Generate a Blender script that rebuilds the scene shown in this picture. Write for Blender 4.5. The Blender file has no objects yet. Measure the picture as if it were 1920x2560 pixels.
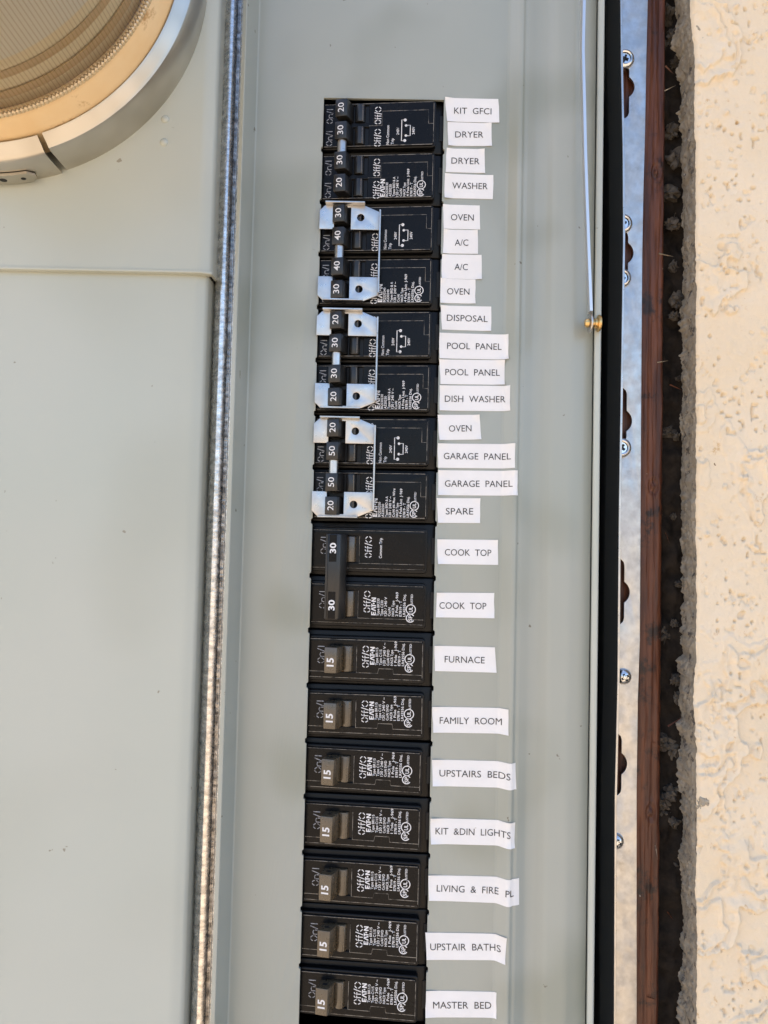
import bpy, bmesh, math, random
import numpy as np
from mathutils import Matrix, Vector
R = math.radians
random.seed(7); rng = np.random.default_rng(11)
scene = bpy.context.scene
col = scene.collection

# ---------------------------------------------------------------- camera
F_PX, TILT, YAW, ROLL = 1920.0, 0.043767, 0.008803, -0.023164
CAM = (36.567, -358.881, -188.506)            # millimetres: x, y, z
def rotm(t, y, r):
    c, s = np.cos, np.sin
    Rx = np.array([[1,0,0],[0,c(t),-s(t)],[0,s(t),c(t)]])
    Rz = np.array([[c(y),-s(y),0],[s(y),c(y),0],[0,0,1]])
    Ry = np.array([[c(r),0,s(r)],[0,1,0],[-s(r),0,c(r)]])
    return Rz @ Rx @ Ry
RM = rotm(TILT, YAW, ROLL)
cam = bpy.data.cameras.new('camera'); cam_o = bpy.data.objects.new('camera', cam); col.objects.link(cam_o)
rt, fw, up = RM[:,0], RM[:,1], RM[:,2]
cam_o.matrix_world = Matrix(((rt[0],up[0],-fw[0],CAM[0]/1000),(rt[1],up[1],-fw[1],CAM[1]/1000),(rt[2],up[2],-fw[2],CAM[2]/1000),(0,0,0,1)))
cam.sensor_fit = 'VERTICAL'; cam.sensor_height = 24.0; cam.lens = 24.0*F_PX/2560.0
cam.clip_start = 0.01; cam.clip_end = 2000
scene.camera = cam_o
def U(px, py, d=0.0):
    """photo pixel -> (x, z) in mm on the plane d mm in front of the dead front"""
    v = RM @ np.array([(px-960)/F_PX, 1.0, -(py-1280)/F_PX])
    s = (-d-CAM[1])/v[1]
    return float(CAM[0]+s*v[0]), float(CAM[2]+s*v[2])

# ---------------------------------------------------------------- world, sun, exposure
SUN_EL, SUN_AZ = R(50), R(-55)                 # the sun stands behind the house: the wall is in open shade
world = bpy.data.worlds.new('World'); scene.world = world; world.use_nodes = True
wn = world.node_tree.nodes; wl = world.node_tree.links
sky = wn.new('ShaderNodeTexSky'); sky.sky_type = 'NISHITA'; sky.sun_disc = False
sky.sun_elevation = SUN_EL; sky.sun_rotation = SUN_AZ; sky.air_density = 0.9; sky.dust_density = 3.0; sky.ozone_density = 0.6
wl.new(sky.outputs[0], wn['Background'].inputs[0]); wn['Background'].inputs[1].default_value = 0.15
sun = bpy.data.lights.new('sun', 'SUN'); sun.energy = 3.5; sun.angle = R(0.5); sun.color = (1.0, 0.93, 0.82)
sun_o = bpy.data.objects.new('sun', sun); col.objects.link(sun_o)
sd = Vector((math.sin(SUN_AZ)*math.cos(SUN_EL), math.cos(SUN_AZ)*math.cos(SUN_EL), math.sin(SUN_EL)))
sun_o.rotation_euler = sd.to_track_quat('Z', 'Y').to_euler()
vs = scene.view_settings; vs.view_transform = 'Standard'; vs.look = 'None'; vs.gamma = 1.0; vs.use_curve_mapping = False
vs.exposure = 1.52
scene.render.engine = 'CYCLES'
scene.cycles.max_bounces = 10; scene.cycles.transparent_max_bounces = 16

# ---------------------------------------------------------------- materials
MATS = {}
def mat(name, base, rough=0.5, metal=0.0, spec=0.5, var=None, var_scale=40, var_stretch=(1,1,1), bump=0.0, bump_scale=800, bump_stretch=(1,1,1),
        rvar=0.0, rscale=60, wear=None, wear_scale=30, wear_lo=0.55, wear_hi=0.7, coat=0.0, soft=False, specks=None, speck_scale=170, speck_lo=0.74):
    m = bpy.data.materials.new(name); m.use_nodes = True; MATS[name] = m
    N, L = m.node_tree.nodes, m.node_tree.links
    b = N['Principled BSDF']
    b.inputs['Base Color'].default_value = (*base, 1); b.inputs['Roughness'].default_value = rough
    b.inputs['Metallic'].default_value = metal; b.inputs['Specular IOR Level'].default_value = spec
    b.inputs['Coat Weight'].default_value = coat
    geo = N.new('ShaderNodeNewGeometry')
    def vec(st):
        if st == (1,1,1): return geo.outputs['Position']
        mp = N.new('ShaderNodeMapping'); mp.inputs['Scale'].default_value = st; L.new(geo.outputs['Position'], mp.inputs[0]); return mp.outputs[0]
    def noise(scale, st=(1,1,1), det=5, ro=0.6):
        if soft: det, ro = min(det, 1.5), 0.4
        n = N.new('ShaderNodeTexNoise'); n.inputs['Scale'].default_value = scale; n.inputs['Detail'].default_value = det
        n.inputs['Roughness'].default_value = ro; L.new(vec(st), n.inputs['Vector']); return n.outputs['Fac']
    cur = None
    if var is not None:
        r = N.new('ShaderNodeValToRGB'); L.new(noise(var_scale, var_stretch), r.inputs[0])
        r.color_ramp.interpolation = 'EASE'; r.color_ramp.elements[0].position = 0.25; r.color_ramp.elements[1].position = 0.75
        r.color_ramp.elements[0].color = (*base, 1); r.color_ramp.elements[1].color = (*var, 1)
        cur = r.outputs[0]
    if wear is not None:
        w = N.new('ShaderNodeMapRange'); w.interpolation_type = 'SMOOTHERSTEP'; w.inputs['From Min'].default_value = wear_lo; w.inputs['From Max'].default_value = wear_hi
        L.new(noise(wear_scale, det=8, ro=0.7), w.inputs[0])
        mx = N.new('ShaderNodeMix'); mx.data_type = 'RGBA'; L.new(w.outputs[0], mx.inputs[0])
        mx.inputs[6].default_value = (*base, 1); mx.inputs[7].default_value = (*wear, 1)
        if cur: L.new(cur, mx.inputs[6])
        cur = mx.outputs[2]
    if specks is not None:
        n = N.new('ShaderNodeTexNoise'); n.inputs['Scale'].default_value = speck_scale; n.inputs['Detail'].default_value = 3.0; L.new(geo.outputs['Position'], n.inputs['Vector'])
        w = N.new('ShaderNodeMapRange'); w.interpolation_type = 'SMOOTHERSTEP'; w.inputs['From Min'].default_value = speck_lo; w.inputs['From Max'].default_value = speck_lo+0.03; L.new(n.outputs['Fac'], w.inputs[0])
        mx = N.new('ShaderNodeMix'); mx.data_type = 'RGBA'; L.new(w.outputs[0], mx.inputs[0]); mx.inputs[6].default_value = (*base, 1); mx.inputs[7].default_value = (*specks, 1)
        if cur: L.new(cur, mx.inputs[6])
        cur = mx.outputs[2]
    if cur: L.new(cur, b.inputs['Base Color'])
    if rvar:
        mr = N.new('ShaderNodeMapRange'); mr.interpolation_type = 'SMOOTHERSTEP'; mr.inputs['From Min'].default_value = 0.3; mr.inputs['From Max'].default_value = 0.7
        mr.inputs['To Min'].default_value = rough-rvar; mr.inputs['To Max'].default_value = rough+rvar
        L.new(noise(rscale), mr.inputs[0]); L.new(mr.outputs[0], b.inputs['Roughness'])
    if bump:
        bp = N.new('ShaderNodeBump'); bp.inputs['Strength'].default_value = 1.0; bp.inputs['Distance'].default_value = bump/1000
        L.new(noise(bump_scale, bump_stretch), bp.inputs['Height']); L.new(bp.outputs[0], b.inputs['Normal'])
    return m
PAINT = mat('grey_enamel_lit', (0.458,0.488,0.437), 0.24, specks=(0.28,0.27,0.22), speck_lo=0.735, var=(0.475,0.50,0.45), var_scale=14, bump=0.01, bump_scale=500, soft=True, wear=(0.42,0.44,0.385), wear_scale=9, wear_lo=0.45, wear_hi=0.75)  # paler base puts the brighter light on the covers into their colour
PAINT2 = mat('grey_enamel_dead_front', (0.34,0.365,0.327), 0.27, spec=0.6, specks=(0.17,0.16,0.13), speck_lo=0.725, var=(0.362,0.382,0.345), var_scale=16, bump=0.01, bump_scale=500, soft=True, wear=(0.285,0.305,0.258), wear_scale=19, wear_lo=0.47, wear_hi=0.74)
PLASTIC = mat('black_phenolic', (0.006,0.006,0.0065), 0.24, spec=0.17, bump=0.012, bump_scale=1600, rvar=0.06, rscale=120, wear=(0.018,0.017,0.015), wear_scale=90, wear_lo=0.55, wear_hi=0.80, specks=(0.30,0.28,0.24), speck_scale=520, speck_lo=0.775)
PLASTIC2 = mat('black_phenolic_matt', (0.006,0.006,0.0065), 0.34, spec=0.25, bump=0.02, bump_scale=1400, specks=(0.30,0.27,0.22), speck_scale=480, speck_lo=0.765, wear=(0.045,0.038,0.03), wear_scale=200, wear_lo=0.62, wear_hi=0.8)
HANDLE = mat('warm_lit_nylon', (0.070,0.051,0.030), 0.28, spec=1.0, bump=0.02, bump_scale=900, rvar=0.06, rscale=200)  # brown base carries the warm ground light reflected by the handles
HANDLE2 = mat('black_nylon_dark', (0.013,0.0125,0.012), 0.30, spec=0.6, bump=0.02, bump_scale=900)
BLACK = mat('black_paint_void_shade', (0.006,0.007,0.008), 0.6)  # black box paint, also put in as the shade in holes and slots
INK = mat('white_ink', (0.74,0.74,0.75), 0.5, wear=(0.22,0.22,0.23), wear_scale=330, wear_lo=0.60, wear_hi=0.68)
INKDIM = mat('worn_white_ink', (0.34,0.35,0.38), 0.5, wear=(0.12,0.12,0.13), wear_scale=700, wear_lo=0.5, wear_hi=0.62)
SEAM = mat('scuffed_seam', (0.02,0.02,0.02), 0.5, wear=(0.26,0.235,0.20), wear_scale=260, wear_lo=0.36, wear_hi=0.58)
PAPER = mat('white_label_paper', (0.78,0.775,0.77), 0.42, var=(0.83,0.825,0.825), var_scale=60, bump=0.05, bump_scale=260, specks=(0.55,0.52,0.45), speck_scale=260, speck_lo=0.76)
LINK = mat('black_label_ink', (0.012,0.012,0.014), 0.5)
ZINC = mat('zinc_plate', (0.63,0.625,0.62), 0.34, metal=1.0, specks=(0.40,0.38,0.36), speck_scale=400, speck_lo=0.70, var=(0.50,0.49,0.48), var_scale=120, rvar=0.07, rscale=300)
GALV = mat('galvanised_flange', (0.60,0.60,0.60), 0.40, metal=1.0, var=(0.46,0.455,0.45), var_scale=220, bump=0.02, bump_scale=450, rvar=0.10, rscale=180, wear=(0.34,0.32,0.30), wear_scale=70, wear_lo=0.55, wear_hi=0.8)
GALVR = mat('galvanised_divider', (0.90,0.89,0.88), 0.27, metal=1.0, var=(0.42,0.41,0.40), var_scale=260, var_stretch=(1,1,2.2), bump=0.16, bump_scale=330, bump_stretch=(1,1,2.0), rvar=0.08, rscale=300)
STEEL = mat('stainless_ring', (0.60,0.57,0.51), 0.36, metal=1.0, var=(0.50,0.47,0.41), var_scale=60, soft=True)
SCREWM = mat('zinc_screw', (0.72,0.74,0.76), 0.20, metal=1.0, bump=0.01, bump_scale=900)
BRASS = mat('yellow_zinc_rivet', (0.72,0.48,0.20), 0.28, metal=1.0)
AMBER = mat('amber_gasket_flange', (0.86,0.60,0.31), 0.42, var=(0.90,0.68,0.40), var_scale=45, wear=(0.50,0.28,0.10), wear_scale=45, wear_lo=0.55, wear_hi=0.66, bump=0.05, bump_scale=200)
BEIGE = mat('beige_meter_shell', (0.92,0.87,0.75), 0.5)
BROWN = mat('glass_reflection_brown', (0.74,0.55,0.32), 0.5); INNER = mat('pale_amber_shell', (0.97,0.85,0.60), 0.45)
DARKM = mat('dark_meter_face', (0.40,0.37,0.31), 0.5)
WOOD = mat('redwood_stain', (0.050,0.015,0.008), 0.5, var=(0.175,0.058,0.024), var_scale=60, var_stretch=(4,4,0.30), bump=0.35, bump_scale=150, bump_stretch=(5,5,0.22), wear=(0.02,0.011,0.009), wear_scale=60, wear_lo=0.52, wear_hi=0.66, specks=(0.42,0.36,0.30), speck_scale=260, speck_lo=0.745)
STUCCO = mat('cream_stucco_paint', (0.785,0.645,0.455), 0.7, spec=0.3, var=(0.81,0.69,0.52), var_scale=25, bump=0.28, bump_scale=1300, wear=(0.62,0.43,0.23), wear_scale=150, wear_lo=0.60, wear_hi=0.72, specks=(0.22,0.15,0.09), speck_scale=330, speck_lo=0.765)
MORTAR = mat('grey_mortar', (0.33,0.285,0.22), 0.9, spec=0.15, var=(0.46,0.405,0.32), var_scale=110, bump=0.7, bump_scale=700, wear=(0.12,0.105,0.09), wear_scale=170, wear_lo=0.54, wear_hi=0.66, specks=(0.55,0.5,0.42), speck_scale=420, speck_lo=0.72)
MORTAR_SHADE = mat('shaded_mortar_lumps', (0.06,0.05,0.042), 0.9, spec=0.1, var=(0.17,0.148,0.12), var_scale=200, bump=0.5, bump_scale=500)  # mortar of the rear lumps, shade of the gap put into its colour
FELT = mat('building_paper', (0.018,0.015,0.013), 0.9, spec=0.1, var=(0.05,0.040,0.032), var_scale=120, bump=0.3, bump_scale=300)
GROUND = mat('sunlit_patio', (0.42,0.33,0.23), 0.9, var=(0.36,0.29,0.21), var_scale=2.0)
def glass_mat(nm, tint):
    m = bpy.data.materials.new(nm); m.use_nodes = True
    N, L = m.node_tree.nodes, m.node_tree.links; N.remove(N['Principled BSDF'])
    t = N.new('ShaderNodeBsdfTransparent'); t.inputs[0].default_value = (*tint,1)
    g = N.new('ShaderNodeBsdfGlossy'); g.inputs['Roughness'].default_value = 0.06
    f = N.new('ShaderNodeFresnel'); f.inputs[0].default_value = 1.5
    mx = N.new('ShaderNodeMixShader'); L.new(f.outputs[0], mx.inputs[0]); L.new(t.outputs[0], mx.inputs[1]); L.new(g.outputs[0], mx.inputs[2])
    L.new(mx.outputs[0], N['Material Output'].inputs[0]); return m
GLASS = glass_mat('meter_glass', (0.985,0.975,0.95)); GROOVE = glass_mat('meter_glass_groove', (0.76,0.69,0.57))

# ---------------------------------------------------------------- helpers (millimetres; point = x right, z up, d towards the viewer)
def W(p): return (p[0]/1000, -p[2]/1000, p[1]/1000)
def finish(me, mt, sharp=38):
    me.materials.append(mt)
    me.polygons.foreach_set('use_smooth', [True]*len(me.polygons))
    if sharp < 180: me.set_sharp_from_angle(angle=R(sharp))
    return me
def mesh(verts, faces, mt, sharp=38, recalc=True, name='m'):
    me = bpy.data.meshes.new(name)
    me.from_pydata([W(v) for v in verts], [], faces)
    if recalc:
        bm = bmesh.new(); bm.from_mesh(me); bmesh.ops.recalc_face_normals(bm, faces=bm.faces); bm.to_mesh(me); bm.free()
    me.update()
    return finish(me, mt, sharp)
def link(name, me, parent=None, loc=(0,0,0), rot=None):
    o = bpy.data.objects.new(name, me); col.objects.link(o)
    o.location = W(loc)
    if rot: o.rotation_euler = rot
    if parent: o.parent = parent
    return o
def tag(o, label, cat, group=None):
    o['label'] = label; o['category'] = cat
    if group: o['group'] = group
    return o
def thing(name, label, cat, loc=(0,0,0), group=None):
    return tag(link(name, None, None, loc), label, cat, group)
def copy_tree(o, parent=None):
    c = o.copy(); col.objects.link(c); c.parent = parent
    for ch in [k for k in o.children]: copy_tree(ch, c)
    return c
def curve_mesh(outer, holes, half, bevel, res=2):
    cu = bpy.data.curves.new('c', 'CURVE'); cu.dimensions = '2D'; cu.fill_mode = 'BOTH'
    cu.extrude = half; cu.bevel_depth = bevel; cu.bevel_resolution = res; cu.offset = -bevel
    for pts in [outer]+holes:
        s = cu.splines.new('POLY'); s.points.add(len(pts)-1); s.use_cyclic_u = True
        for p, q in zip(s.points, pts): p.co = (q[0], q[1], 0, 1)
    ob = bpy.data.objects.new('c', cu); col.objects.link(ob)
    dg = bpy.context.evaluated_depsgraph_get()
    me = bpy.data.meshes.new_from_object(ob.evaluated_get(dg))
    bpy.data.objects.remove(ob); bpy.data.curves.remove(cu)
    return me
def plate(outer, holes, d_top, thick, mt, bevel=0.3, dfun=None, sharp=38):
    """flat plate in the x-z plane, its front face at d_top (plus dfun(x))"""
    me = curve_mesh(outer, holes, max(thick/2-bevel, 0.001), bevel)
    v = np.empty(len(me.vertices)*3); me.vertices.foreach_get('co', v); v = v.reshape(-1,3)
    d = v[:,2]-thick/2+d_top
    if dfun: d = d+np.array([dfun(x) for x in v[:,0]])
    out = np.stack([v[:,0], -d, v[:,1]], 1)/1000
    me.vertices.foreach_set('co', out.ravel()); me.update(); me.materials.clear()
    bm = bmesh.new(); bm.from_mesh(me); bmesh.ops.remove_doubles(bm, verts=bm.verts, dist=1e-6); bmesh.ops.recalc_face_normals(bm, faces=bm.faces); bm.to_mesh(me); bm.free()
    return finish(me, mt, sharp)
def rrect(x0, x1, z0, z1, r=0.8, n=4):
    pts = []
    for cx, cz, a in ((x1-r,z1-r,0),(x0+r,z1-r,90),(x0+r,z0+r,180),(x1-r,z0+r,270)):
        for i in range(n+1):
            t = R(a+90*i/n); pts.append((cx+r*math.cos(t), cz+r*math.sin(t)))
    return pts
def circle(cx, cz, r, n=20): return [(cx+r*math.cos(2*math.pi*i/n), cz+r*math.sin(2*math.pi*i/n)) for i in range(n)]
def prism(prof, z0, z1, mt, bevel=0.3, seg=2, sharp=38):
    """closed (x, d) profile swept along z"""
    n = len(prof)
    v = [(x,z0,d) for x,d in prof]+[(x,z1,d) for x,d in prof]
    f = [tuple(range(n)), tuple(range(n,2*n))]+[(i,(i+1)%n,n+(i+1)%n,n+i) for i in range(n)]
    me = bpy.data.meshes.new('p'); me.from_pydata([W(p) for p in v], [], f)
    bm = bmesh.new(); bm.from_mesh(me); bmesh.ops.recalc_face_normals(bm, faces=bm.faces)
    if bevel: bmesh.ops.bevel(bm, geom=list(bm.edges), offset=bevel/1000, segments=seg, affect='EDGES', profile=0.5, clamp_overlap=True)
    bm.to_mesh(me); bm.free(); return finish(me, mt, sharp)
def box(x0,x1,z0,z1,d0,d1,mt,bevel=0.3,seg=2): return prism([(x0,d0),(x1,d0),(x1,d1),(x0,d1)], z0, z1, mt, bevel, seg)
def fillet(pts, r, n=5):
    out = [np.array(pts[0], float)]
    for a, b, c in zip(pts[:-2], pts[1:-1], pts[2:]):
        a, b, c = (np.array(t, float) for t in (a,b,c)); u = a-b; w = c-b; lu, lw = np.linalg.norm(u), np.linalg.norm(w)
        rr = min(r, lu*0.45, lw*0.45); p0 = b+u/lu*rr; p1 = b+w/lw*rr
        for i in range(n+1):
            t = i/n; out.append((1-t)**2*p0+2*t*(1-t)*b+t*t*p1)
    out.append(np.array(pts[-1], float)); return out
def sheet(prof, z0, z1, mt, thick=1.4, r=1.2, nz=1, wob=None, sharp=60):
    """bent sheet metal: an (x, d) polyline with rounded bends, swept along z, with thickness behind it"""
    p = fillet(prof, r); n = len(p)
    nor = []
    for i in range(n):
        t = p[min(i+1,n-1)]-p[max(i-1,0)]; t = t/np.linalg.norm(t); nor.append(np.array([-t[1], t[0]]))
    back = [q-m*thick for q, m in zip(p, nor)]
    loop = [tuple(q) for q in p]+[tuple(q) for q in back[::-1]]; m = len(loop)
    v, f = [], []
    for k in range(nz+1):
        z = z0+(z1-z0)*k/nz
        for x, d in loop:
            dx = wob(z) if wob else 0.0
            v.append((x+dx, z, d))
    for k in range(nz):
        for i in range(m): f.append((k*m+i, k*m+(i+1)%m, (k+1)*m+(i+1)%m, (k+1)*m+i))
    quadcap = [(i, i+1, m-2-i, m-1-i) for i in range(n-1)]
    f += quadcap+[tuple(nz*m+i for i in q) for q in quadcap]
    return mesh(v, f, mt, sharp)
def lathe(prof, mt, n=64, a0=0.0, a1=360.0, axis='d', sharp=38, closed=False):
    """(radius, d) profile about the d axis (or x axis) through the origin"""
    full = abs(a1-a0) >= 360; m = len(prof); v, f = [], []
    cnt = n if full else n+1
    for i in range(cnt):
        t = R(a0+(a1-a0)*i/n); c, s = math.cos(t), math.sin(t)
        for r, d in prof: v.append((r*c, r*s, d) if axis == 'd' else (d, r*s, r*c))
    lim = m if closed else m-1
    for i in range(n):
        j = (i+1) % cnt
        for k in range(lim): k2 = (k+1) % m; f.append((i*m+k, i*m+k2, j*m+k2, j*m+k))
    if not full and closed: f += [tuple(range(m)), tuple((cnt-1)*m+k for k in range(m))]
    me = mesh(v, f, mt, sharp, recalc=False)
    bm = bmesh.new(); bm.from_mesh(me); bmesh.ops.remove_doubles(bm, verts=bm.verts, dist=1e-7); bmesh.ops.recalc_face_normals(bm, faces=bm.faces); bm.to_mesh(me); bm.free()
    return me
_tc = {}
def glyphs(s, bold=0.0):
    """outline of a line of text: unit cap height, starts at x = 0; returns verts, faces, width"""
    key = (s, bold)
    if key in _tc: return _tc[key]
    cu = bpy.data.curves.new('t', 'FONT'); cu.body = s; cu.size = 1.0; cu.resolution_u = 3; cu.offset = bold; cu.fill_mode = 'FRONT'
    ob = bpy.data.objects.new('t', cu); col.objects.link(ob)
    me = bpy.data.meshes.new_from_object(ob.evaluated_get(bpy.context.evaluated_depsgraph_get()))
    v = np.array([p.co[:2] for p in me.vertices]); f = [tuple(p.vertices) for p in me.polygons]
    bpy.data.objects.remove(ob); bpy.data.curves.remove(cu); bpy.data.meshes.remove(me)
    v = v/0.70; v[:,0] -= v[:,0].min()
    _tc[key] = (v, f, v[:,0].max()); return _tc[key]
class Print:
    """collects flat print for one mesh, then lays it on a surface d(x, z)"""
    def __init__(s): s.v = []; s.f = []
    def add(s, pts, faces):
        o = len(s.v); s.v += [tuple(p) for p in pts]; s.f += [tuple(i+o for i in q) for q in faces]
    def text(s, body, x, z, cap, length=None, up=True, bold=0.0, center=False):
        """up: reads upwards, x = middle of the caps, z = start; else reads to the right"""
        v, f, w = glyphs(body, bold); k = (length/w) if length else cap
        a = v[:,0]*k; b = v[:,1]*cap
        if center: a = a-w*k/2
        if up: s.add(np.stack([x+cap/2-b, z+a], 1), f)
        else: s.add(np.stack([x+a, z-cap/2+b], 1), f)
    def ribbon(s, pts, w, closed=False):
        pts = [np.array(p, float) for p in pts]; n = len(pts); L_, R_ = [], []
        for i in range(n):
            a = pts[i-1] if (i > 0 or closed) else pts[i]; b = pts[(i+1) % n] if (i < n-1 or closed) else pts[i]
            t = b-a; t = t/(np.linalg.norm(t)+1e-9); m = np.array([-t[1], t[0]])*w/2
            L_.append(pts[i]+m); R_.append(pts[i]-m)
        s.add(L_+R_, [(i, (i+1) % n, n+(i+1) % n, n+i) for i in range(n if closed else n-1)])
    def disc(s, x, z, r, n=14): s.add(circle(x, z, r, n), [tuple(range(n))])
    def strokes(s, polys, x, z, cap, length, unit_w, sw):
        k = length/unit_w
        for p in polys: s.ribbon([(x+cap/2-b*cap, z+a*k) for a, b in p], sw)
    def build(s, mt, dfun):
        me = bpy.data.meshes.new('print')
        me.from_pydata([W((x, z, dfun(x, z))) for x, z in s.v], [], s.f); me.update()
        bm = bmesh.new(); bm.from_mesh(me)
        for fc in bm.faces:
            if fc.normal.y > 0: fc.normal_flip()
        bm.to_mesh(me); bm.free()
        return finish(me, mt, 180)
def arc(cx, cy, rx, ry, a0, a1, n=6): return [(cx+rx*math.cos(R(a0+(a1-a0)*i/n)), cy+ry*math.sin(R(a0+(a1-a0)*i/n))) for i in range(n+1)]
def st_O(x, rx, ry=0.46): return [arc(x+rx, .5, rx, ry, a+14, a+76) for a in (0,90,180,270)]
def st_f(x): return [[(x+.12,0),(x+.12,.72)], arc(x+.30,.74,.18,.22,165,80,4), [(x,.60),(x+.36,.60)]]
OFF = st_O(0,.30)+st_f(.76)+st_f(1.22)+[[(1.66,-.05),(1.98,1.05)]]+st_O(2.12,.40,.42); OFF_W = 2.92
ON = st_O(0,.30)+[[(.78,0),(.78,.62)], arc(1.02,.40,.24,.24,160,20,5), [(1.26,.36),(1.26,0)]]+[[(1.40,-.05),(1.72,1.05)]]+[[(1.98,0),(1.98,1.0)]]; ON_W = 2.02
LOGO = [[(0,0),(.62,0),(.70,.2),(.25,.2),(.25,.38),(.62,.38),(.66,.58),(.25,.58),(.25,.78),(.72,.78),(.72,1),(0,1)],
        [(.80,0),(1.05,0),(1.30,.72),(1.52,0),(1.78,0),(1.42,1),(1.18,1)],
        [(1.86,0),(2.10,0),(2.10,.80),(2.36,.80),(2.36,1),(1.60,1),(1.60,.80),(1.86,.80)],
        [(2.42+.2*math.cos(i*.6283)*.8,.5+.2*math.sin(i*.6283)) for i in range(10)],
        [(2.74,0),(2.98,0),(2.98,.62),(3.36,0),(3.64,0),(3.64,1),(3.40,1),(3.40,.38),(3.02,1),(2.74,1)]]
def logo(P, x, z, cap, length):
    for p in LOGO: P.add([(x+cap/2-b*cap, z+a*length/3.64) for a, b in p], [tuple(range(len(p)))])
def approvals(P, x, z, k=1.0):
    P.ribbon(circle(x, z-2.0*k, 1.85*k, 22)[2:21], .42*k); P.text('SP', x, z-3.3*k, 1.7*k, 2.6*k, bold=.012)
    P.ribbon(circle(x+.15, z+2.0*k, 2.15*k, 24), .40*k, True); P.text('UL', x+.15, z+.75*k, 1.7*k, 2.5*k, bold=.02)
    P.text('LISTED', x+.5, z+4.5*k, .95*k, 4.5*k, bold=.01)

# ================================================================ structure: ground, wall
def ground():
    g = link('ground', mesh([(-300000,-1350,-60),(300000,-1350,-60),(300000,-1350,300000),(-300000,-1350,300000),(-300000,-1350,-300000),(300000,-1350,-300000)], [(0,1,2,3),(4,5,1,0)], GROUND, recalc=False)); g['kind'] = 'structure'
ground()

def vnoise(x, y, seed):
    r = np.random.default_rng(seed).random((64,64))
    xi, yi = np.floor(x).astype(int), np.floor(y).astype(int); fx, fy = x-xi, y-yi
    fx = fx*fx*(3-2*fx); fy = fy*fy*(3-2*fy); g = lambda i,j: r[i % 64, j % 64]
    return (g(xi,yi)*(1-fx)+g(xi+1,yi)*fx)*(1-fy)+(g(xi,yi+1)*(1-fx)+g(xi+1,yi+1)*fx)*fy
def fbm(x, y, seed, o=4, g=0.5):
    s = 0; a = 1; t = 0
    for k in range(o): s = s+a*vnoise(x*2**k+17*k, y*2**k+31*k, seed+k); t += a; a *= g
    return s/t
def sstep(a, b, x): t = np.clip((x-a)/(b-a), 0, 1); return t*t*(3-2*t)
STUCCO_D = -2.0
def stucco_h(x, z):
    wx = x+5*(fbm(x/9, z/9, 3)-.5); wz = z+5*(fbm(x/9, z/9, 9)-.5)
    big = fbm(wx/26, wz/30, 21, 4, .5)+0.035*(fbm(x/2.2, z/2.2, 23, 2)-.5)
    amp = sstep(.38,.6,fbm(x/24, z/24, 61, 2))
    lace = sstep(.490,.502,big)*(1-0.85*sstep(.505,.60,big))*(.3+amp)                  # trowel skips: crisp on one side, feathered on the other
    lace = lace+sstep(.600,.612,big)*(1-0.8*sstep(.615,.70,big))*1.0
    pit = sstep(.80,.86,vnoise(x/2.0,z/2.0,70))*sstep(.42,.62,fbm(x/18,z/18,75,2))*-1.3
    pock = sstep(.70,.80,fbm(x/4.2,z/4.2,170,3,.6))*-0.9
    blob = sstep(.74,.90,fbm(x/4.5,z/4.5,80,3))*sstep(.45,.62,fbm(x/30,z/30,85,2))*2.2
    return lace*1.4+pit*1.2+pock+blob+1.6*(fbm(x/40,z/40,90,3)-.5)+0.75*(fbm(x/5,z/5,93,3)-.5)+0.30*(fbm(x/1.6,z/1.6,95,2)-.5)
EDGE_PX = [(1712,-1000),(1720,-260),(1726,0),(1729,60),(1737,120),(1738,300),(1741,420),(1742,700),(1741,900),(1743,1040),(1741,1280),(1744,1500),(1741,1650),(1736,1720),(1741,1880),(1744,2040),(1742,2240),(1745,2400),(1743,2560),(1740,3300)]
_ez = [U(px,py,STUCCO_D) for px,py in EDGE_PX]; _ez.sort(key=lambda p: p[1])
def edge_x(z):
    z = np.asarray(z, float)
    return np.interp(z, [p[1] for p in _ez], [p[0] for p in _ez])+0.9*(fbm(z*0+3.3, z/7, 101, 5, .7)-.5)*2.2
def grid_faces(nu, nv): return [(j*nu+i, j*nu+i+1, (j+1)*nu+i+1, (j+1)*nu+i) for j in range(nv-1) for i in range(nu-1)]
OPX0, OPZ0, OPZ1 = -372.0, -560.0, 236.0
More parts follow.
